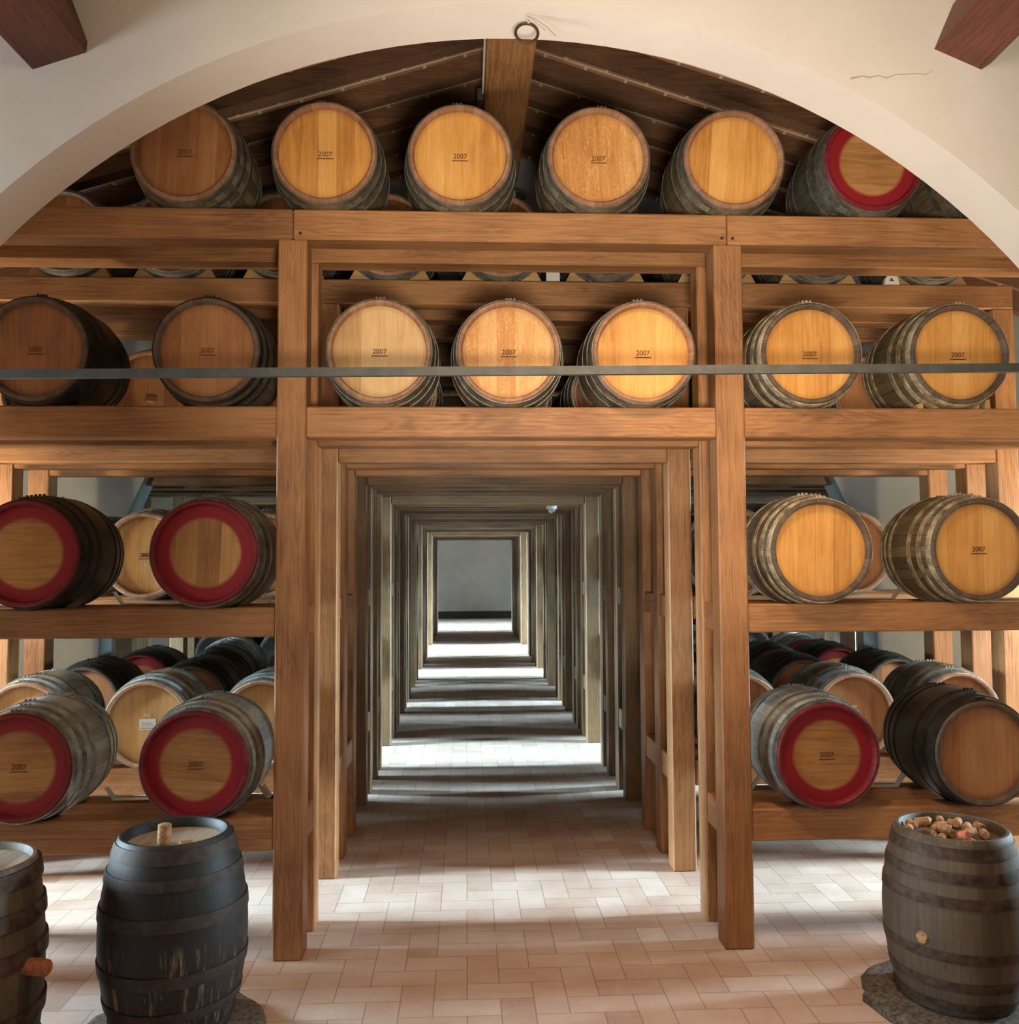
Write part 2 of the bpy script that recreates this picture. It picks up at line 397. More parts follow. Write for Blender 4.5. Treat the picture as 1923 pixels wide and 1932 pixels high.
def side_wall(name, x, s, wins):
    bm = bmesh.new(); t = 0.4; H = 5.0; xc = x + s*t/2
    ys = Y0
    for (wy, ww, z0, z1) in sorted(wins):
        a, b = wy-ww/2, wy+ww/2
        add_box(bm, (xc, (ys+a)/2, H/2), (t, a-ys, H))
        add_box(bm, (xc, wy, z0/2), (t, ww, z0)); add_box(bm, (xc, wy, (z1+H)/2), (t, ww, H-z1)); ys = b
    add_box(bm, (xc, (ys+Y1)/2, H/2), (t, Y1-ys, H))
    return struct(link(name, mesh(bm, name), M['plaster_in']))
wl = [w[:4] for w in WINS]
side_wall('wall_left', WL, -1, wl + [(HWIN[0], HWIN[1], HWIN[2], HWIN[3])])
side_wall('wall_right', WR, 1, wl)
nwin = [0]
def window(x, s, wy, ww, z0, z1):
    nwin[0] += 1
    r = bpy.data.objects.new('window_%d' % nwin[0], None); C.objects.link(r); struct(r)
    xm = x + s*0.2; r.location = (xm, wy, z0); h = z1-z0; f = 0.06
    bm = bmesh.new()
    add_box(bm, (0, 0, f/2), (0.07, ww, f)); add_box(bm, (0, 0, h-f/2), (0.07, ww, f))
    for q in (-1, 0, 1): add_box(bm, (0, q*(ww/2-f/2), h/2), (0.07, f, h-2*f))
    for q in (1, 2): add_box(bm, (0, 0, h*q/3), (0.03, ww-2*f, 0.025))
    link('window_frame', mesh(bm, 'window_frame'), M['frame'], r)
    bm = bmesh.new(); add_box(bm, (0, 0, h/2), (0.006, ww-2*f, h-2*f))
    link('window_pane', mesh(bm, 'window_pane'), M['glass'], r)
for w in wl:
    window(WL, -1, *w); window(WR, 1, *w)
window(WL, -1, *HWIN[:4])
bm = bmesh.new(); add_box(bm, (XC, Y1+0.15, 3.2), (WR-WL+0.8, 0.3, 6.4)); struct(link('wall_back', mesh(bm, 'wall_back'), M['plaster_in']))
bm = bmesh.new(); add_box(bm, (XC, Y1-0.015, 0.14), (WR-WL, 0.03, 0.28)); struct(link('baseboard_back', mesh(bm, 'b'), M['skirt']))
bm = bmesh.new(); add_box(bm, (XC, Y0-0.15, 3.2), (WR-WL+0.8, 0.3, 6.4)); struct(link('wall_front', mesh(bm, 'wall_front'), M['plaster']))

RZ, RS, RX = 5.93, 0.31, 0.32      # rafter underside at the ridge, slope, ridge position
def roofz(x): return RZ - RS*abs(x-RX)
# roof deck of flat tiles above the rafters
bm = bmesh.new()
for xa, xb in ((WL-0.5, RX), (RX, WR+0.5)):
    pts = [(xa, roofz(xa)+0.13), (xb, roofz(xb)+0.13), (xb, roofz(xb)+0.25), (xa, roofz(xa)+0.25)]
    extrude_poly(bm, pts, 'Y', Y0-0.3, Y1+0.3)
struct(link('ceiling', mesh(bm, 'ceiling'), M['tiles']))

def arch_wall(name, ya, yb, mat):
    R, zc = 3.55, 1.38; bm = bmesh.new(); xl, xr = WL-0.1, WR+0.1
    ins = [(XC-R, 0.0)]
    N = 72
    for k in range(N+1):
        a = math.pi - math.pi*k/N
        ins.append((XC+R*math.cos(a), zc+R*math.sin(a)))
    ins.append((XC+R, 0.0))
    def top(x): return roofz(x)+0.14
    outs = [(xl, 0.0)] + [(xl + (xr-xl)*k/N, top(xl + (xr-xl)*k/N)) for k in range(N+1)] + [(xr, 0.0)]
    fa = [bm.verts.new((x, ya, z)) for x, z in ins]; ba = [bm.verts.new((x, yb, z)) for x, z in ins]
    fo = [bm.verts.new((x, ya, z)) for x, z in outs]; bo = [bm.verts.new((x, yb, z)) for x, z in outs]
    for k in range(len(ins)-1):
        bm.faces.new((fa[k], fa[k+1], fo[k+1], fo[k])); bm.faces.new((ba[k], bo[k], bo[k+1], ba[k+1]))
        bm.faces.new((fa[k], ba[k], ba[k+1], fa[k+1])); bm.faces.new((fo[k], fo[k+1], bo[k+1], bo[k]))
    bm.faces.new((fa[0], fo[0], bo[0], ba[0])); bm.faces.new((fa[-1], ba[-1], bo[-1], fo[-1]))
    return struct(link(name, mesh(bm, name, 0.6), mat))
aw = arch_wall('wall_arch', 4.28, 4.58, M['plaster'])
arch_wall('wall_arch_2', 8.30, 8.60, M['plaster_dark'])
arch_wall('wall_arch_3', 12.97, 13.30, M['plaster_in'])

# crack in the plaster, right of the arch crown
cr = [(1.91, 4.585), (1.97, 4.60), (2.0, 4.592), (2.05, 4.603), (2.09, 4.592), (2.14, 4.612), (2.19, 4.612), (2.24, 4.618), (2.29, 4.614), (2.325, 4.635)]
bm = bmesh.new(); w = [0.006, 0.003, 0.004, 0.002, 0.003, 0.002, 0.0025, 0.0015, 0.002, 0.001]
lo = [bm.verts.new((x, 4.2775, z-q)) for (x, z), q in zip(cr, w)]; hi = [bm.verts.new((x, 4.2775, z+q)) for (x, z), q in zip(cr, w)]
for k in range(len(cr)-1): bm.faces.new((lo[k], lo[k+1], hi[k+1], hi[k]))
link('crack', mesh(bm, 'crack'), M['crack'], aw)

# ridge beam, rafters, purlins
o = box('ridge_beam', 0.15, 0.49, 4.58, 8.30, 5.75, 6.05, M['wood_y'], None, 0.015)
tag(o, 'broad squared ridge beam running back from the crown of the arch', 'beam')
for i, y in enumerate([5.78, 6.20, 6.62, 7.04, 7.46, 7.88]):
    for s, nm in ((-1, 'left'), (1, 'right')):
        x0, x1 = (WL-0.05, RX-0.17) if s < 0 else (RX+0.17, WR+0.05)
        bm = bmesh.new(); xm = (x0+x1)/2; zm = roofz(xm)+0.065
        pts = [(x-xm, roofz(x)+dz-zm) for x, dz in ((x0, 0), (x1, 0), (x1, 0.128), (x0, 0.128))]
        extrude_poly(bm, pts, 'Y', -0.06, 0.06)
        o = link('roof_rafter', mesh(bm, 'rafter'), M['rafter'], None, (xm, y, zm))
        tag(o, 'dark roof rafter on the %s slope, %s one behind the arch' % (nm, ORD[i]), 'beam', 'rafters of the %s roof slope' % nm)
def purlin(cx, cz, ang, label):
    bm = bmesh.new(); hw, hh = 0.145, 0.15
    out = [(-hw, -hh), (hw-0.03, -hh), (hw, -hh+0.05), (hw-0.01, hh), (-hw+0.02, hh), (-hw, hh-0.05)]
    rnd = random.Random(int(cx*100)); rings = []
    for k in range(25):
        y = 4.285 - k*0.3
        rings.append([bm.verts.new(((u+rnd.uniform(-.006, .006))*math.cos(ang)-v*math.sin(ang), y, u*math.sin(ang)+(v+rnd.uniform(-.006, .006))*math.cos(ang))) for u, v in out])
    for a, b in zip(rings, rings[1:]):
        for k in range(6): bm.faces.new((a[k], a[(k+1) % 6], b[(k+1) % 6], b[k]))
    bm.faces.new(rings[0]); bm.faces.new(rings[-1][::-1])
    tag(link('roof_purlin', mesh(bm, 'purlin'), M['purlin'], None, (cx, 0, cz)), label, 'beam', 'purlin ends against the arch wall')
purlin(-1.965, 4.735, 0.34, 'rough-hewn brown purlin butting the plaster at the upper left corner')
purlin(2.53, 4.83, -0.42, 'rough-hewn brown purlin butting the plaster at the upper right corner')

# ------------------------------------------------------------------ barrel racks
PW = 0.166
OL, IL, IR, OR = (-3.551, -3.385), (-1.081, -0.915), (1.466, 1.634), (3.93, 4.096)
LV = {'low': (0.600, 0.781), 'shelf': (1.786, 1.952), 'lintel': (2.922, 3.100), 'top': (4.074, 4.253)}
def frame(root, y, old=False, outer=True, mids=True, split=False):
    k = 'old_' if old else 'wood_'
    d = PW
    for nm, (a, b), on in (('o', OL, outer), ('i', IL, True), ('i', IR, True), ('o', OR, outer)):
        if on: box('post', a, b, y, y+d, 0, LV['top'][0], M[k+'z'], root)
    for lv in ('low', 'shelf', 'lintel'):
        z0, z1 = LV[lv]
        if lv == 'lintel' : spans = [(OL[1], IL[0]), (IL[1], IR[0]), (IR[1], OR[0])]
        else: spans = [(OL[1], IL[0]), (IR[1], OR[0])]
        if not outer: spans[0] = (OL[1]+0.04, spans[0][1]); spans[-1] = (spans[-1][0], OR[0]-0.04)
        for a, b in spans: box('beam', a, b, y+0.004, y+d-0.004, z0, z1, M[k+'x'], root)
    z0, z1 = LV['top']
    if split:
        for a, b in ((OL[0], -1.0), (-0.997, 1.548), (1.551, OR[1])):
            box('beam', a, b, y, y+d, z0, z1, M[k+'x'], root)
        for x in (-0.955, 1.515, 1.58):
            bm = bmesh.new(); add_lathe(bm, [(-0.004, 0.0085), (0.004, 0.0085)], 12, 'Y', True, True)
            link('bolt', mesh(bm, 'bolt', 0.6), M['bolt'], root, Vector((x, y-0.002, z0+0.035))-root.location)
    else: box('beam', OL[0], OR[1], y, y+d, z0, z1, M[k+'x'], root)
def rack(label, ys, old=False, rails=(), outer=None, split=False):
    r = thing('barrel_rack', label, 'rack', (XC, ys[0], 0), group='timber barrel racks along the nave')
    for i, y in enumerate(ys):
        frame(r, y, old, True if outer is None else outer[i], split=(split and i == 0))
    k = 'old_y' if old else 'wood_y'
    for (a, b) in rails:
        for (x0, x1) in (OL, IL, IR, OR):
            for lv in ('low', 'shelf'):
                z0, z1 = LV[lv]; box('side_rail', x0+0.012, x1-0.012, a, b, z0, z1, M[k], r)
    return r
RK = []
RK.append(rack('front chestnut barrel rack, nearest behind the arch, framing the aisle', [5.20, 5.60], False, [(5.366, 5.60)], split=True))
RK.append(rack('second chestnut rack, right behind the front rack', [6.50, 6.92, 7.50], False, [(6.666, 6.92), (7.086, 7.50)]))
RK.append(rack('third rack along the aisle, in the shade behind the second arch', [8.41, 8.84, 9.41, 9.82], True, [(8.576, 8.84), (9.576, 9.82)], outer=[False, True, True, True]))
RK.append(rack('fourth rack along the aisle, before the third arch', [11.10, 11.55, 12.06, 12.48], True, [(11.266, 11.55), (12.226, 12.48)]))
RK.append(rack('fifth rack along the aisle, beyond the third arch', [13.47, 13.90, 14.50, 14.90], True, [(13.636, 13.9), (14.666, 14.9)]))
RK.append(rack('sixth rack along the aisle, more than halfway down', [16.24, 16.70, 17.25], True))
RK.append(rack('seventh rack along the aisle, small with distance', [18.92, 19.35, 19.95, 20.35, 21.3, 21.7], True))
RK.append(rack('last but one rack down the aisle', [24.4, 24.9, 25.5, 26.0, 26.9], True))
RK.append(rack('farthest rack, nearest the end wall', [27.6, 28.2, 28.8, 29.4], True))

# ------------------------------------------------------------------ barrels
def barrel_set(Rh, Rb, L, hoops, seg=60, hoop_t=0.0045, headin=0.036, rv=True):
    def r(y):
        t = min(max(y/L, 0), 1); return Rh + (Rb-Rh)*(1-((t-0.5)/0.5)**2)
    D = {'Rh': Rh, 'L': L}
    bm = bmesh.new()
    prof = [(0.022+(L-0.026)*k/20, r(0.022+(L-0.026)*k/20)) for k in range(21)]
    prof += [(L, Rh-0.004), (L, Rh-0.024), (L-0.035, Rh-0.03)]
    add_lathe(bm, prof, seg, cap1=True); D['staves'] = mesh(bm, 'staves', 0.7)
    bm = bmesh.new()
    add_lathe(bm, [(headin+0.004, Rh-0.031), (0.006, Rh-0.024), (0.0, Rh-0.019), (0.0, Rh-0.005), (0.005, Rh-0.001), (0.022, r(0.022))], seg)
    D['rim'] = mesh(bm, 'rim', 0.6)
    bm = bmesh.new(); add_lathe(bm, [(headin, 0.0005), (headin, Rh*0.5), (headin, Rh-0.029)], seg); D['head'] = mesh(bm, 'head')
    D['hoops'] = []
    for (a, b) in hoops:
        bm = bmesh.new(); t = hoop_t
        add_lathe(bm, [(a, r(a)+0.0004), (a, r(a)+t), ((a+b)/2, r((a+b)/2)+t+0.001), (b, r(b)+t), (b, r(b)+0.0004)], seg)
        if rv:
            for da in (-0.07, 0.07, 0.0):
                an = math.pi/2+da; rr = r((a+b)/2)+t+0.004
                add_box(bm, (rr*math.cos(an), (a+b)/2, rr*math.sin(an)), (0.012, 0.012, 0.012))
        D['hoops'].append(mesh(bm, 'hoop', 0.7))
    return D
BL_ = 0.67
HP = [(0.014, 0.052), (0.100, 0.136), (0.196, 0.232)]
HP = HP + [(BL_-b, BL_-a) for a, b in HP[::-1]]
B1 = barrel_set(0.295, 0.338, BL_, HP)

def text_mesh(txt, size, underline=True):
    cu = bpy.data.curves.new('t', 'FONT'); cu.body = txt; cu.size = size; cu.align_x = 'CENTER'; cu.align_y = 'CENTER'; cu.extrude = 0.0006
    o = bpy.data.objects.new('t', cu); C.objects.link(o)
    dg = bpy.context.evaluated_depsgraph_get(); me = bpy.data.meshes.new_from_object(o.evaluated_get(dg))
    bpy.data.objects.remove(o)
    bm = bmesh.new(); bm.from_mesh(me)
    if underline: add_box(bm, (0, -size*0.62, 0), (size*2.25, size*0.13, 0.0012))
    bm.transform(Matrix.Rotation(math.pi/2, 4, 'X'))
    return mesh(bm, 'stamp')
T2007, T2006 = text_mesh('2007', 0.041), text_mesh('2006', 0.041)
TPAD = text_mesh('PAD', 0.026, False)
bm = bmesh.new(); add_box(bm, (0, 0, 0), (0.115, 0.002, 0.075)); LAB = mesh(bm, 'paper')

_mm = {}
def mcopy(me, mat):
    k = (me.name, mat.name)
    if k not in _mm:
        m2 = me.copy(); m2.materials.clear(); m2.materials.append(mat); _mm[k] = m2
    return _mm[k]
def barrel(x, y, z, label, head='hd_gold', rim='rim_oak', st='st_tan', hoop='hoop', group=None, D=None, turn=0.0,
           year=None, pad=None, paper=False, nh=None, tilt=0.0, stx=0.0, stz=0.0):
    D = D or B1
    t = thing('wine_barrel', label, 'barrel', (x, y, z), (0, 0, tilt), group)
    link('staves', mcopy(D['staves'], M[st]), None, t, rot=(0, random.uniform(-.12, .12), 0))
    link('rim', mcopy(D['rim'], M[rim]), None, t)
    h = link('head', mcopy(D['head'], M[head]), None, t, rot=(0, turn, 0))
    for me in D['hoops'][:nh]:
        link('hoop', mcopy(me, M[hoop]), None, t, rot=(0, random.uniform(-.1, .1), 0))
    R = (0, -turn, 0)
    def onhead(dx, dz, dy):
        v = Matrix.Rotation(-turn, 3, 'Y') @ Vector((dx, 0, dz)); return (v.x, dy, v.z)
    if year: link('year_stamp', mcopy({2007: T2007, 2006: T2006}[year], M['ink']), None, h, onhead(stx, stz, 0.0348), R)
    if pad: link('chalk_mark', mcopy(TPAD, M['white_ink']), None, h, onhead(stx+0.0, stz+pad, 0.0348), R)
    return t

H2 = math.pi/2
ZT, ZM, ZS, ZL = [LV[k][1]+0.31 for k in ('top', 'lintel', 'shelf', 'low')]
YF = 5.13
G = ['barrels on the top beam of the front rack', 'barrels on the lintel level of the front rack', 'barrels on the shelf of the front rack', 'barrels on the low beam of the front rack']
barrel(-1.610, YF, ZT, 'leftmost barrel on the front top beam, tucked under the left of the arch', 'hd_brown', group=G[0], year=2007, turn=0.05)
barrel(-0.810, YF, ZT, 'golden-headed barrel stamped 2007, second from the left on the top beam', group=G[0], year=2007)
barrel(-0.030, YF, ZT, 'golden-headed barrel stamped 2007 on the top beam, just left of the ridge beam', group=G[0], year=2007)
barrel(0.780, YF, ZT, 'scratched-headed barrel stamped 2007 on the top beam, right of the ridge beam', 'hd_scr', group=G[0], year=2007, turn=-0.06)
barrel(1.583, YF, ZT, 'golden-headed barrel without a stamp on the top beam, left of the red-rimmed one', group=G[0], turn=0.08)
barrel(2.420, YF, ZT, 'red-rimmed barrel with a crosswise-planked head on the top beam', 'hd_red', 'rim_red', 'st_grey', group=G[0], turn=H2+0.03)
barrel(3.190, YF, ZT, 'barrel mostly hidden behind the arch at the right end of the top beam', 'hd_brown', 'rim_dark', group=G[0])
barrel(-2.42, YF, ZM, 'dark shaded barrel at the left end of the lintel level', 'hd_brown', 'rim_dark', 'st_dark', 'hoop_dark', group=G[1], year=2007)
barrel(-1.466, YF, ZM, 'brown-headed barrel on the lintel level, just left of the left front post', 'hd_brown', 'rim_dark', 'st_grey', 'hoop_dark', group=G[1], year=2007)
barrel(-0.493, YF, ZM, 'pale-headed barrel above the aisle, left of three between the front posts', 'hd_pale', group=G[1], year=2007)
barrel(0.247, YF, ZM, 'scratched pale barrel above the aisle, middle of three between the front posts', 'hd_scr', group=G[1], year=2007)
barrel(1.029, YF, ZM, 'golden barrel above the aisle, right of three between the front posts', 'hd_gold', group=G[1], year=2007)
barrel(2.017, YF, ZM, 'golden-headed barrel on the lintel level, just right of the right front post', 'hd_gold', 'rim_dark', 'st_grey', 'hoop_tan', group=G[1], year=2007)
barrel(2.907, YF, ZM, 'barrel with pale hoops at the right end of the lintel level', 'hd_gold', 'rim_dark', 'st_tan', 'hoop_tan', group=G[1], year=2007, turn=0.02)
barrel(-2.440, YF, ZS, 'red-rimmed barrel at the left end of the shelf, cut by the photo edge', 'hd_red', 'rim_red', 'st_dark', 'hoop_dark', group=G[2], turn=H2)
barrel(-1.462, YF, ZS, 'red-rimmed barrel on the shelf beside the left front post', 'hd_red', 'rim_red', 'st_grey', 'hoop', group=G[2], turn=0.04)
barrel(2.050, YF, ZS, 'golden-headed barrel on the shelf beside the right front post', 'hd_gold', 'rim_dark', 'st_grey', 'hoop_tan', group=G[2], turn=0.02)
barrel(2.994, YF, ZS, 'barrel stamped 2007 at the right end of the shelf', 'hd_gold', 'rim_dark', 'st_tan', 'hoop_tan', group=G[2], year=2007)
barrel(-2.455, YF, ZL, 'red-rimmed barrel at the left end of the low beam, cut by the photo edge', 'hd_red', 'rim_red', 'st_daylit', 'hoop_slate', group=G[3], turn=H2-0.04, year=2007)
barrel(-1.500, YF, ZL, 'red-rimmed barrel on the low beam beside the left front post', 'hd_red', 'rim_red', 'st_daylit', 'hoop_slate', group=G[3], turn=H2+0.1, year=2007)
barrel(2.060, YF, ZL, 'bright red-rimmed barrel on the low beam beside the right front post', 'hd_red', 'rim_red', 'st_daylit', 'hoop_slate', group=G[3], turn=H2+0.04, year=2007)
barrel(2.980, YF, ZL, 'brown-headed barrel at the right end of the low beam', 'hd_brown', 'rim_dark', 'st_dark', 'hoop_dark', group=G[3])

# second row, a step behind
Y2 = 6.43
g2 = 'barrels on the top beam of the second rack'
X2T = [-2.85, -2.10, -1.32, -0.554, 0.266, 1.03, 1.866, 2.63, 3.48]
for i, x in enumerate(X2T):
    barrel(x, Y2, ZT, 'barrel underside glimpsed below the front top beam, %s from left in its row' % ORD[i],
           'hd_brown', 'rim_dark' if i not in (3, 4) else 'rim_oak', 'st_grey', 'hoop', group=g2)
g = 'barrels on the lintel level of the second rack'
for x, lb in ((-2.226, 'barrel of the second rack seen between the two left lintel-level barrels'),
              (-1.42, 'barrel of the second rack peeping out beside the left front post at lintel level'),
              (-0.507, 'barrel of the second rack behind the left of the three above the aisle'),
              (0.30, 'barrel of the second rack behind the middle of the three above the aisle'),
              (1.06, 'barrel of the second rack behind the right of the three above the aisle'),
              (2.10, 'barrel of the second rack behind the right front post at lintel level'),
              (2.99, 'brown barrel of the second rack seen between the two right lintel-level barrels')):
    barrel(x, Y2, ZM, lb, 'hd_brown', 'rim_oak', 'st_grey', 'hoop', group=g, pad=-0.04 if x < -2 else None, year=2006 if x < -2 else None, stz=-0.025)
g = 'barrels on the shelf of the second rack'
barrel(-2.244, Y2, ZS, 'pale-headed barrel stamped 2006 between the two red-rimmed barrels of the left shelf', 'hd_pale', 'rim_oak', 'st_dark', 'hoop', group=g, year=2006, pad=-0.062)
barrel(-1.42, Y2, ZS, 'second-rack barrel half hidden by the left front post at shelf height', 'hd_pale', 'rim_oak', 'st_grey', 'hoop', group=g)
barrel(1.98, Y2, ZS, 'second-rack barrel seen between the two right front posts at shelf height', 'hd_brown', 'rim_oak', 'st_daylit', 'hoop_slate', group=g)
barrel(2.795, Y2, ZS, 'brown second-rack barrel between the two barrels of the right shelf', 'hd_brown', 'rim_oak', 'st_grey', 'hoop', group=g)
g = 'barrels on the low beam of the second rack'
for x, lb in ((-3.04, 'pale-headed second-row barrel at the far left of the low level'),
              (-2.21, 'pale-headed second-row barrel with a 2006 label, between two red-rimmed low barrels'),
              (-1.42, 'second-row low barrel partly behind the left front post'),
              (1.963, 'second-row low barrel partly behind the right front post'),
              (2.784, 'brown-headed second-row barrel between the two right low barrels'),
              (3.56, 'second-row barrel at the far right of the low level')):
    lf = x < 0
    t = barrel(x, Y2, ZL, lb, 'hd_pale' if lf else 'hd_brown', 'rim_oak', 'st_daylit' if lf else 'st_grey', 'hoop_slate', group=g,
               year=2006 if abs(x+2.21) < .01 else None, pad=0.062 if (x < -2 and x > -3) or x > 2 and x < 3 else None)
    if abs(x+2.21) < .01:
        hd = [c for c in t.children if c.name.startswith('head')][0]
        link('paper_label', mcopy(LAB, M['card']), None, hd, (0, 0.0352, 0.0))
Y3 = 7.38
g = 'third-row barrels end to end behind the second row'
for i, x in enumerate((-3.04, -2.21, -1.42, 1.963, 2.784, 3.56)):
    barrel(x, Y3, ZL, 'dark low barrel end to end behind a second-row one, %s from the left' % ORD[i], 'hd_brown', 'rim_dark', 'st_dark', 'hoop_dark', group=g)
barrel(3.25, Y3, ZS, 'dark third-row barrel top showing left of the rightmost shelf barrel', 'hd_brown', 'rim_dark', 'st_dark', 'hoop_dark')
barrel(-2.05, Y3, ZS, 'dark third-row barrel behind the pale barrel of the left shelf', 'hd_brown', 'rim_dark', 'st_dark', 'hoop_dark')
Y4 = 8.35
g = 'red-rimmed barrels of the third rack'
for x, lb in ((-2.93, 'red-rimmed barrel deep at the far left of the low level'), (-2.30, 'red-rimmed barrel deep in the left low level, above the middle second-row one'),
              (2.90, 'shaded red-rimmed barrel deep in the right low level, nearer the right front post'), (3.47, 'shaded red-rimmed barrel deep in the right low level, farther right')):
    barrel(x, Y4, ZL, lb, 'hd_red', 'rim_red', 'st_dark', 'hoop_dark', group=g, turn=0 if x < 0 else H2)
g = 'barrels farther back in the third rack'
for x, lb in ((-2.45, 'pale daylit barrel top far back on the left, behind the red-rimmed pair'), (-1.72, 'pale daylit barrel top far back on the left beside the front post'),
              (3.55, 'dark red-rimmed barrel farthest back in the right low level'), (1.98, 'pale daylit barrel far back behind the right front post')):
    barrel(x, 9.35, ZL, lb, 'hd_red' if x > 3 else 'hd_brown', 'rim_red' if x > 3 else 'rim_dark', 'st_daylit', 'hoop_slate', group=g)
g = 'barrels glimpsed between the right aisle posts'
for y, z, lb in ((8.35, ZS, 'barrel glimpsed at shelf height between the right aisle posts behind the second arch'),
                 (11.05, ZS, 'barrel glimpsed at shelf height far along the right of the aisle'),
                 (11.05, ZL, 'barrel glimpsed at low level far along the right of the aisle')):
    barrel(2.0, y, z, lb, 'hd_pale', 'rim_oak', 'st_daylit', 'hoop_slate', group=g)

# unseen rest of the stock, put in to block window light: one mesh each, copied
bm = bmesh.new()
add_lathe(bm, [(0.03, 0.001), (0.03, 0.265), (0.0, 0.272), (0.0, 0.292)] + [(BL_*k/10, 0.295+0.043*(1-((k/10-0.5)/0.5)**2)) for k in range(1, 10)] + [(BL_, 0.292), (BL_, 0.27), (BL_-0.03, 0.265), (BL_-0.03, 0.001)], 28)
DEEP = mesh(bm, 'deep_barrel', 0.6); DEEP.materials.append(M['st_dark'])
taken = [(o.location.x, o.location.y, o.location.z) for o in bpy.data.objects if o.name.startswith('wine_barrel')]
XS = [-2.95, -2.2, -1.42, 1.97, 2.75, 3.47]; XM = [-2.95, -2.2, -1.42, -0.5, 0.28, 1.05, 1.97, 2.75, 3.47]
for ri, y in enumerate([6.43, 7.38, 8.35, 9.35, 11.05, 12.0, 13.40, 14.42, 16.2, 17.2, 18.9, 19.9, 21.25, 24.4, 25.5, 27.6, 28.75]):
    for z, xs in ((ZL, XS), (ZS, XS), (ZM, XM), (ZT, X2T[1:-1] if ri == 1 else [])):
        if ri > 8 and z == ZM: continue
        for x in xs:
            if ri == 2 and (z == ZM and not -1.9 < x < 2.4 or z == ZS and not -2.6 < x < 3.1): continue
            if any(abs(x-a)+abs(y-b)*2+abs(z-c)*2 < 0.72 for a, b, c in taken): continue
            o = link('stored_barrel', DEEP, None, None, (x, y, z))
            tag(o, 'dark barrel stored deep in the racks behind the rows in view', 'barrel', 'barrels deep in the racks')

# wooden chocks beside the second-rack top barrels
bm = bmesh.new(); extrude_poly(bm, [(-0.16, 0), (0.04, 0), (-0.035, 0.105), (-0.10, 0.02)], 'Y', 0.02, 0.13); CHK = mesh(bm, 'chock')
def chock_me(s):
    bm = bmesh.new(); D0 = [(0.30*s, 0.0), (0.08*s, 0.0), (0.085*s, 0.012), (0.155*s, 0.035), (0.225*s, 0.085), (0.245*s, 0.10)]
    extrude_poly(bm, D0, 'Y', 0, 0.10); return mesh(bm, 'chock')
CKL, CKR = chock_me(-1), chock_me(1)
for i, x in enumerate(X2T):
    for me, nm in ((CKL, 'left'), (CKR, 'right')):
        o = link('barrel_chock', mcopy(me, M['chock']), None, None, (x, 6.55, LV['top'][1]))
        tag(o, 'pale wooden chock on the %s side of the %s second-rack top barrel' % (nm, ORD[i]), 'chock', 'chocks on the second rack top beam')
for x, lb in ((2.70, 'pale peg under the left of the barrel with pale hoops'), (2.79, 'second pale peg under the barrel with pale hoops'), (3.11, 'pale wedge under the right of the barrel with pale hoops')):
    bm = bmesh.new(); h = 0.035 if x < 3 else 0.06
    extrude_poly(bm, [(-0.018, 0), (0.018, 0), (0.014, h), (-0.014, h*0.8)], 'Y', 0, 0.06)
    tag(link('barrel_peg', mesh(bm, 'peg'), M['chock'], None, (x, 5.22, LV['lintel'][1])), lb, 'wedge')
bm = bmesh.new(); extrude_poly(bm, [(-0.055, 0), (0.06, 0), (0.05, 0.055), (-0.01, 0.085), (-0.04, 0.05)], 'Y', 0, 0.05)
w_ = link('wedge_block', mesh(bm, 'wedge'), M['card'], None, (3.17, 6.50, LV['top'][1])); tag(w_, 'small white wedge with a dark triangle mark beside the barrel at upper right', 'wedge')
bm = bmesh.new(); extrude_poly(bm, [(-0.015, 0.025), (0.02, 0.025), (0.0, 0.05)], 'Y', -0.0015, 0.0); link('mark', mesh(bm, 'mark'), M['ink'], w_)
bm = bmesh.new(); add_box(bm, (0, 0, 0.06), (0.10, 0.006, 0.12), None, 0.001)
tag(link('paper_card', mesh(bm, 'card'), M['card'], None, (0.645, 6.56, LV['top'][1])), 'blank white card standing between two barrels on the second rack', 'card')

# steel cradles on the back beam of the front rack
def cradle(xa, xb, lv, root):
    z = LV[lv][1]; y = 5.62; pts = [(xa, z+0.075), (xa+0.05, z+0.004), (xb-0.05, z+0.004), (xb, z+0.075)]
    bm = bmesh.new(); t = 0.006
    for (x0, z0), (x1, z1) in zip(pts, pts[1:]):
        vs = [bm.verts.new((a-root.location.x, b-root.location.y, c)) for c_, (a, b, c) in enumerate(((x0, y, z0), (x1, y, z1), (x1, y+0.06, z1), (x0, y+0.06, z0)))]
        vt = [bm.verts.new(v.co + Vector((0, 0, t))) for v in vs]
        bm.faces.new(vs[::-1]); bm.faces.new(vt)
        for k in range(4): bm.faces.new((vs[k], vs[(k+1) % 4], vt[(k+1) % 4], vt[k]))
    link('cradle', mesh(bm, 'cradle'), M['steel'], root)
for lv, xs in (('shelf', (-2.383, -1.436)), ('low', (-2.407, -1.473)), ('shelf', (2.05, 2.994)), ('low', (2.06, 2.98))):
    cradle(xs[0]+0.24, xs[1]-0.24, lv, RK[0])
    e = (OL[1]+0.02, IL[0]-0.02) if xs[0] < 0 else (IR[1]+0.02, OR[0]-0.02)
    cradle(e[0], xs[0]-0.24, lv, RK[0])
    if e[1]-xs[1]-0.24 > 0.12: cradle(xs[1]+0.24, e[1], lv, RK[0])
cradle(-1.25, -1.10, 'shelf', RK[0]); cradle(-1.26, -1.10, 'low', RK[0])

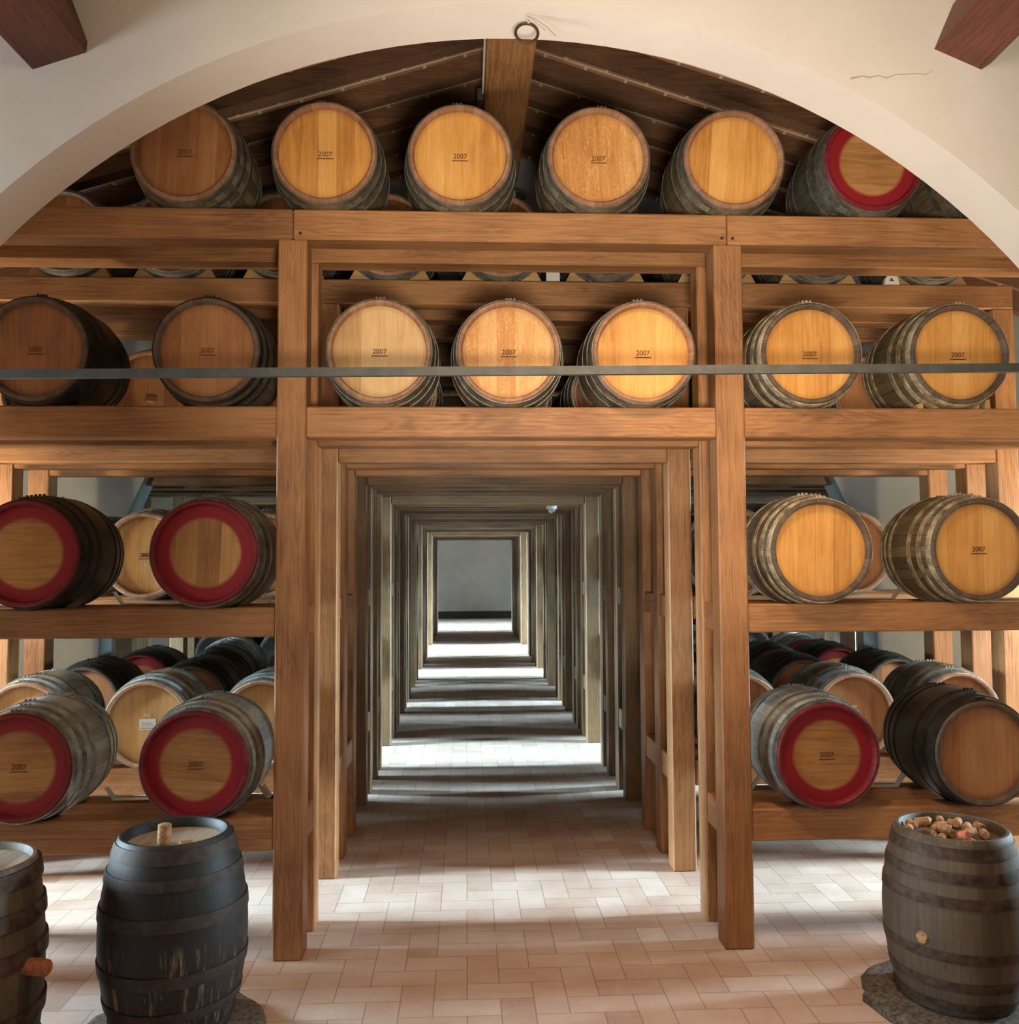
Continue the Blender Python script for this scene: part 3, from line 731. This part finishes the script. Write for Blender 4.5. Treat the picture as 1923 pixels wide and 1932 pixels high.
# ------------------------------------------------------------------ arch fittings
bm = bmesh.new(); extrude_poly(bm, [(-2.82, 3.088), (3.37, 3.159), (3.37, 3.202), (-2.82, 3.131)], 'Y', 4.415, 4.445)
tag(link('tie_rod', mesh(bm, 'tie'), M['tie']), 'flat grey iron tie bar stretched across the arch', 'tie bar')
t = thing('hanging_ring', 'rusty iron ring hanging from a hook at the crown of the arch', 'ring', (0.307, 4.36, 4.93))
bm = bmesh.new()
add_tube(bm, [(0, 0, 0.01), (0, 0, -0.03), (0.004, -0.006, -0.045), (0.012, -0.01, -0.055), (0.016, -0.004, -0.045), (0.012, 0.002, -0.036)], 0.0042, 8)
link('hook', mesh(bm, 'hook', 1), M['conduit'], t)
bm = bmesh.new(); ring = [(0.056*math.sin(a), 0.012*math.cos(a)-0.004, -0.103+0.056*math.cos(a)) for a in [2*math.pi*k/36 for k in range(37)]]
add_tube(bm, ring, 0.0075, 10); link('ring', mesh(bm, 'ring', 1), M['iron'], t)
bm = bmesh.new(); add_tube(bm, [(0.0, 0, -0.01), (0.05, 0.03, -0.012), (0.11, 0.08, -0.020), (0.16, 0.15, -0.022)], 0.0018, 6)
add_tube(bm, [(0.0, 0, -0.01), (0.04, 0.03, -0.018), (0.10, 0.09, -0.030)], 0.0012, 6); link('wire', mesh(bm, 'wire', 1), plain('grey_wire', (158, 150, 142), 0.6), t)
# conduit and junction box on the ridge beam
t = thing('cable_conduit', 'thin pale cable conduit with a grey box beside the ridge beam', 'conduit', (0.135, 4.6, 5.76))
bm = bmesh.new(); add_tube(bm, [(0, 0, 0), (0, 2.1, 0)], 0.008, 8); link('pipe', mesh(bm, 'pipe', 1), M['conduit'], t)
bm = bmesh.new(); add_box(bm, (-0.02, 2.14, -0.005), (0.05, 0.10, 0.09), None, 0.006); link('junction_box', mesh(bm, 'jb'), M['tie'], t)
# pendant lamp behind the top barrels
t = thing('pendant_lamp', 'dish-shaped enamel pendant lamp hanging behind the top barrels near the ridge', 'lamp', (0.40, 7.5, 5.29))
bm = bmesh.new(); add_lathe(bm, [(0.06, 0.03), (0.055, 0.05), (0.02, 0.10), (0.0, 0.125), (-0.004, 0.123), (0.012, 0.10), (0.045, 0.05), (0.05, 0.03)], 40, 'Z'); link('lamp_shade', mesh(bm, 'shade', 1), M['shade'], t)
bm = bmesh.new(); add_tube(bm, [(0, 0, 0.05), (0, 0, 0.47)], 0.012, 10); link('stem', mesh(bm, 'stem', 1), M['shade'], t)
bm = bmesh.new(); add_lathe(bm, [(0.05, 0.018), (0.02, 0.03), (-0.01, 0.026), (-0.025, 0.008)], 20, 'Z', True, True); link('bulb', mesh(bm, 'bulb', 1), M['white'], t)
# security camera under an aisle lintel
t = thing('security_camera', 'small white dome camera under a lintel on the right of the aisle', 'camera', (1.10, 11.62, 2.922))
bm = bmesh.new(); add_lathe(bm, [(0, 0.07), (-0.03, 0.07), (-0.04, 0.06)], 24, 'Z', True, True); link('housing', mesh(bm, 'h', 0.6), M['white'], t)
bm = bmesh.new(); add_lathe(bm, [(-0.04, 0.056), (-0.065, 0.05), (-0.085, 0.032), (-0.094, 0.008)], 24, 'Z', False, True); link('lens_dome', mesh(bm, 'd', 1), M['steel'], t)

# ------------------------------------------------------------------ standing barrels in the foreground
def stone(x, y, r, h, label):
    bm = bmesh.new(); rnd = random.Random(int(r*1000+x*10)); N = 40; rings = []
    jit = [rnd.uniform(-0.02, 0.02) for _ in range(N)]
    for (z, q) in ((0, 1.0), (h*0.55, 1.01), (h*0.85, 0.975), (h, 0.92)):
        rings.append([bm.verts.new(((r*q+jit[k]+rnd.uniform(-.008, .008))*math.cos(2*math.pi*k/N), (r*q+jit[k])*math.sin(2*math.pi*k/N), z+(rnd.uniform(-.006, .002) if z == h else 0))) for k in range(N)])
    for a, b in zip(rings, rings[1:]):
        for k in range(N): bm.faces.new((a[k], a[(k+1) % N], b[(k+1) % N], b[k]))
    bm.faces.new(rings[0][::-1])
    c = bm.verts.new((0, 0, h-0.002))
    for k in range(N): bm.faces.new((rings[-1][k], rings[-1][(k+1) % N], c))
    tag(link('stone_base', mesh(bm, 'stone', 0.8), M['stone'], None, (x, y, 0)), label, 'stone base')
def standing(x, y, z0, D, label, st, hoop, head, rim, hoopname='hoop'):
    t = thing('standing_barrel', label, 'barrel', (x, y, z0)); rot = (-H2, 0, 0); loc = (0, 0, D['L'])
    link('staves', mcopy(D['staves'], M[st]), None, t, loc, rot); link('rim', mcopy(D['rim'], M[rim]), None, t, loc, rot)
    link('head', mcopy(D['head'], M[head]), None, t, loc, rot)
    for me in D['hoops']: link('hoop', mcopy(me, M[hoop]), None, t, loc, rot)
    return t
M['hd_standing'] = head_mat('worn_grey_head', (120, 108, 92), (160, 148, 130), (190, 180, 164))
stone(-1.35, 4.35, 0.42, 0.09, 'rough dark stone base under the black standing barrel')
BL = barrel_set(0.248, 0.328, 0.875, [(0.018, 0.075), (0.135, 0.180), (0.29, 0.345), (0.53, 0.585), (0.695, 0.74), (0.80, 0.857)], hoop_t=0.006, headin=0.045, rv=False)
standing(-1.35, 4.35, 0.09, BL, 'black standing barrel with flaking paint and two corks on its lid, left foreground', 'st_black', 'hoop_black', 'hd_standing', 'st_black')
def cork(x, y, z, rot, label, mat='cork', group=None, r=0.0165, h=0.05):
    bm = bmesh.new(); add_lathe(bm, [(-h/2, r*0.86), (-h/2+0.003, r), (h/2-0.003, r), (h/2, r*0.86)], 18, 'Z', True, True)
    o = link('wine_cork', mesh(bm, 'cork', 0.7), M[mat], None, (x, y, z), rot); tag(o, label, 'cork', group); return o
zl = 0.09+0.875-0.045
cork(-1.385, 4.30, zl+0.045, (0, 0.03, 0), 'tall cork standing upright on the lid of the black barrel', r=0.030, h=0.09)
cork(-1.26, 4.21, zl+0.021, (0, H2, 0.35), 'cork lying on its side on the lid of the black barrel', r=0.021, h=0.055)
# barrel at the left edge, with a stubby tap plug and lumpy hoops
BLL = barrel_set(0.285, 0.325, 0.92, [(0.02, 0.085), (0.18, 0.245), (0.345, 0.41), (0.60, 0.66), (0.78, 0.84)], hoop_t=0.012, headin=0.03, rv=False)
t = standing(-2.18, 4.12, 0.0, BLL, 'dark barrel with lumpy hoops and a wooden plug, cut by the left edge', 'st_brown', 'hoop_rust', 'hd_standing', 'rim_dark')
def radial(t, D, an, z, r0, length, rad, name, mat):
    R = D['Rh']; bm = bmesh.new()
    add_lathe(bm, [(0, rad*0.9), (0.004, rad), (length-0.006, rad*0.95), (length, rad*0.82)], 20, 'X', True, True)
    return link(name, mesh(bm, name, 0.7), M[mat], t, (r0*math.cos(an), r0*math.sin(an), z), (0, 0, an))
M['plugwood'] = plain('plug_wood', (150, 92, 58), 0.7, 0, 0.3, 30)
radial(t, BLL, -0.25, 0.50, 0.315, 0.11, 0.036, 'plug', 'plugwood')
bm = bmesh.new(); add_box(bm, (0, 0, 0), (0.12, 0.006, 0.022), None, 0.002); link('brass_plate', mesh(bm, 'plate'), plain('brass_plate', (150, 136, 92), 0.5, 0.6), t, (0.325*math.cos(-1.0), 0.325*math.sin(-1.0), 0.575), (0, 0.06, -1.0+H2))
for z in (0.72, 0.545): radial(t, BLL, -0.02, z, 0.30, 0.042, 0.034, 'hoop_lug', 'hoop_rust')
# barrel full of corks, right foreground
stone(2.42, 4.50, 0.43, 0.06, 'rough stone base under the cork-topped barrel')
BR = barrel_set(0.262, 0.332, 0.815, [(0.035, 0.085), (0.14, 0.19), (0.25, 0.30), (0.50, 0.55), (0.64, 0.69), (0.745, 0.785)], hoop_t=0.0035, headin=0.05, rv=False)
t = standing(2.42, 4.50, 0.06, BR, 'weathered brown standing barrel topped with loose corks, right foreground', 'st_brown', 'hoop_rust', 'rim_dark', 'st_brown')
radial(t, BR, -2.5, 0.355, 0.322, 0.018, 0.03, 'bung', 'cork')
zc = 0.06+0.815-0.05
rnd = random.Random(5)
lb = 'loose wine cork in the heap on the right foreground barrel'
gk = 'corks heaped on the barrel'
pos = []
k = 0
for i in range(600):
    if k >= 19: break
    a, q = rnd.uniform(0, 2*math.pi), rnd.uniform(0, 0.198)
    x, y = q*math.cos(a), q*math.sin(a)
    lay = 0 if k < 15 else 1
    if any((x-p[0])**2+(y-p[1])**2 < 0.058**2 and p[2] == lay for p in pos): continue
    if lay and q > 0.16: continue
    pos.append((x, y, lay))
    cork(2.42+x, 4.50+y, zc+0.021+lay*0.036, (H2, 0, rnd.uniform(0, 3.1)), lb, group=gk, r=0.020, h=0.058); k += 1
cork(2.375, 4.30, zc+0.062, (H2-0.25, 0, 0.25), 'wine-stained pink-ended cork at the front of the cork heap', 'cork_pink', r=0.021, h=0.05)
cork(2.25, 4.46, zc+0.082, (0.2, H2-0.1, 0.2), 'pale cork lying highest at the left of the cork heap', r=0.023, h=0.062)
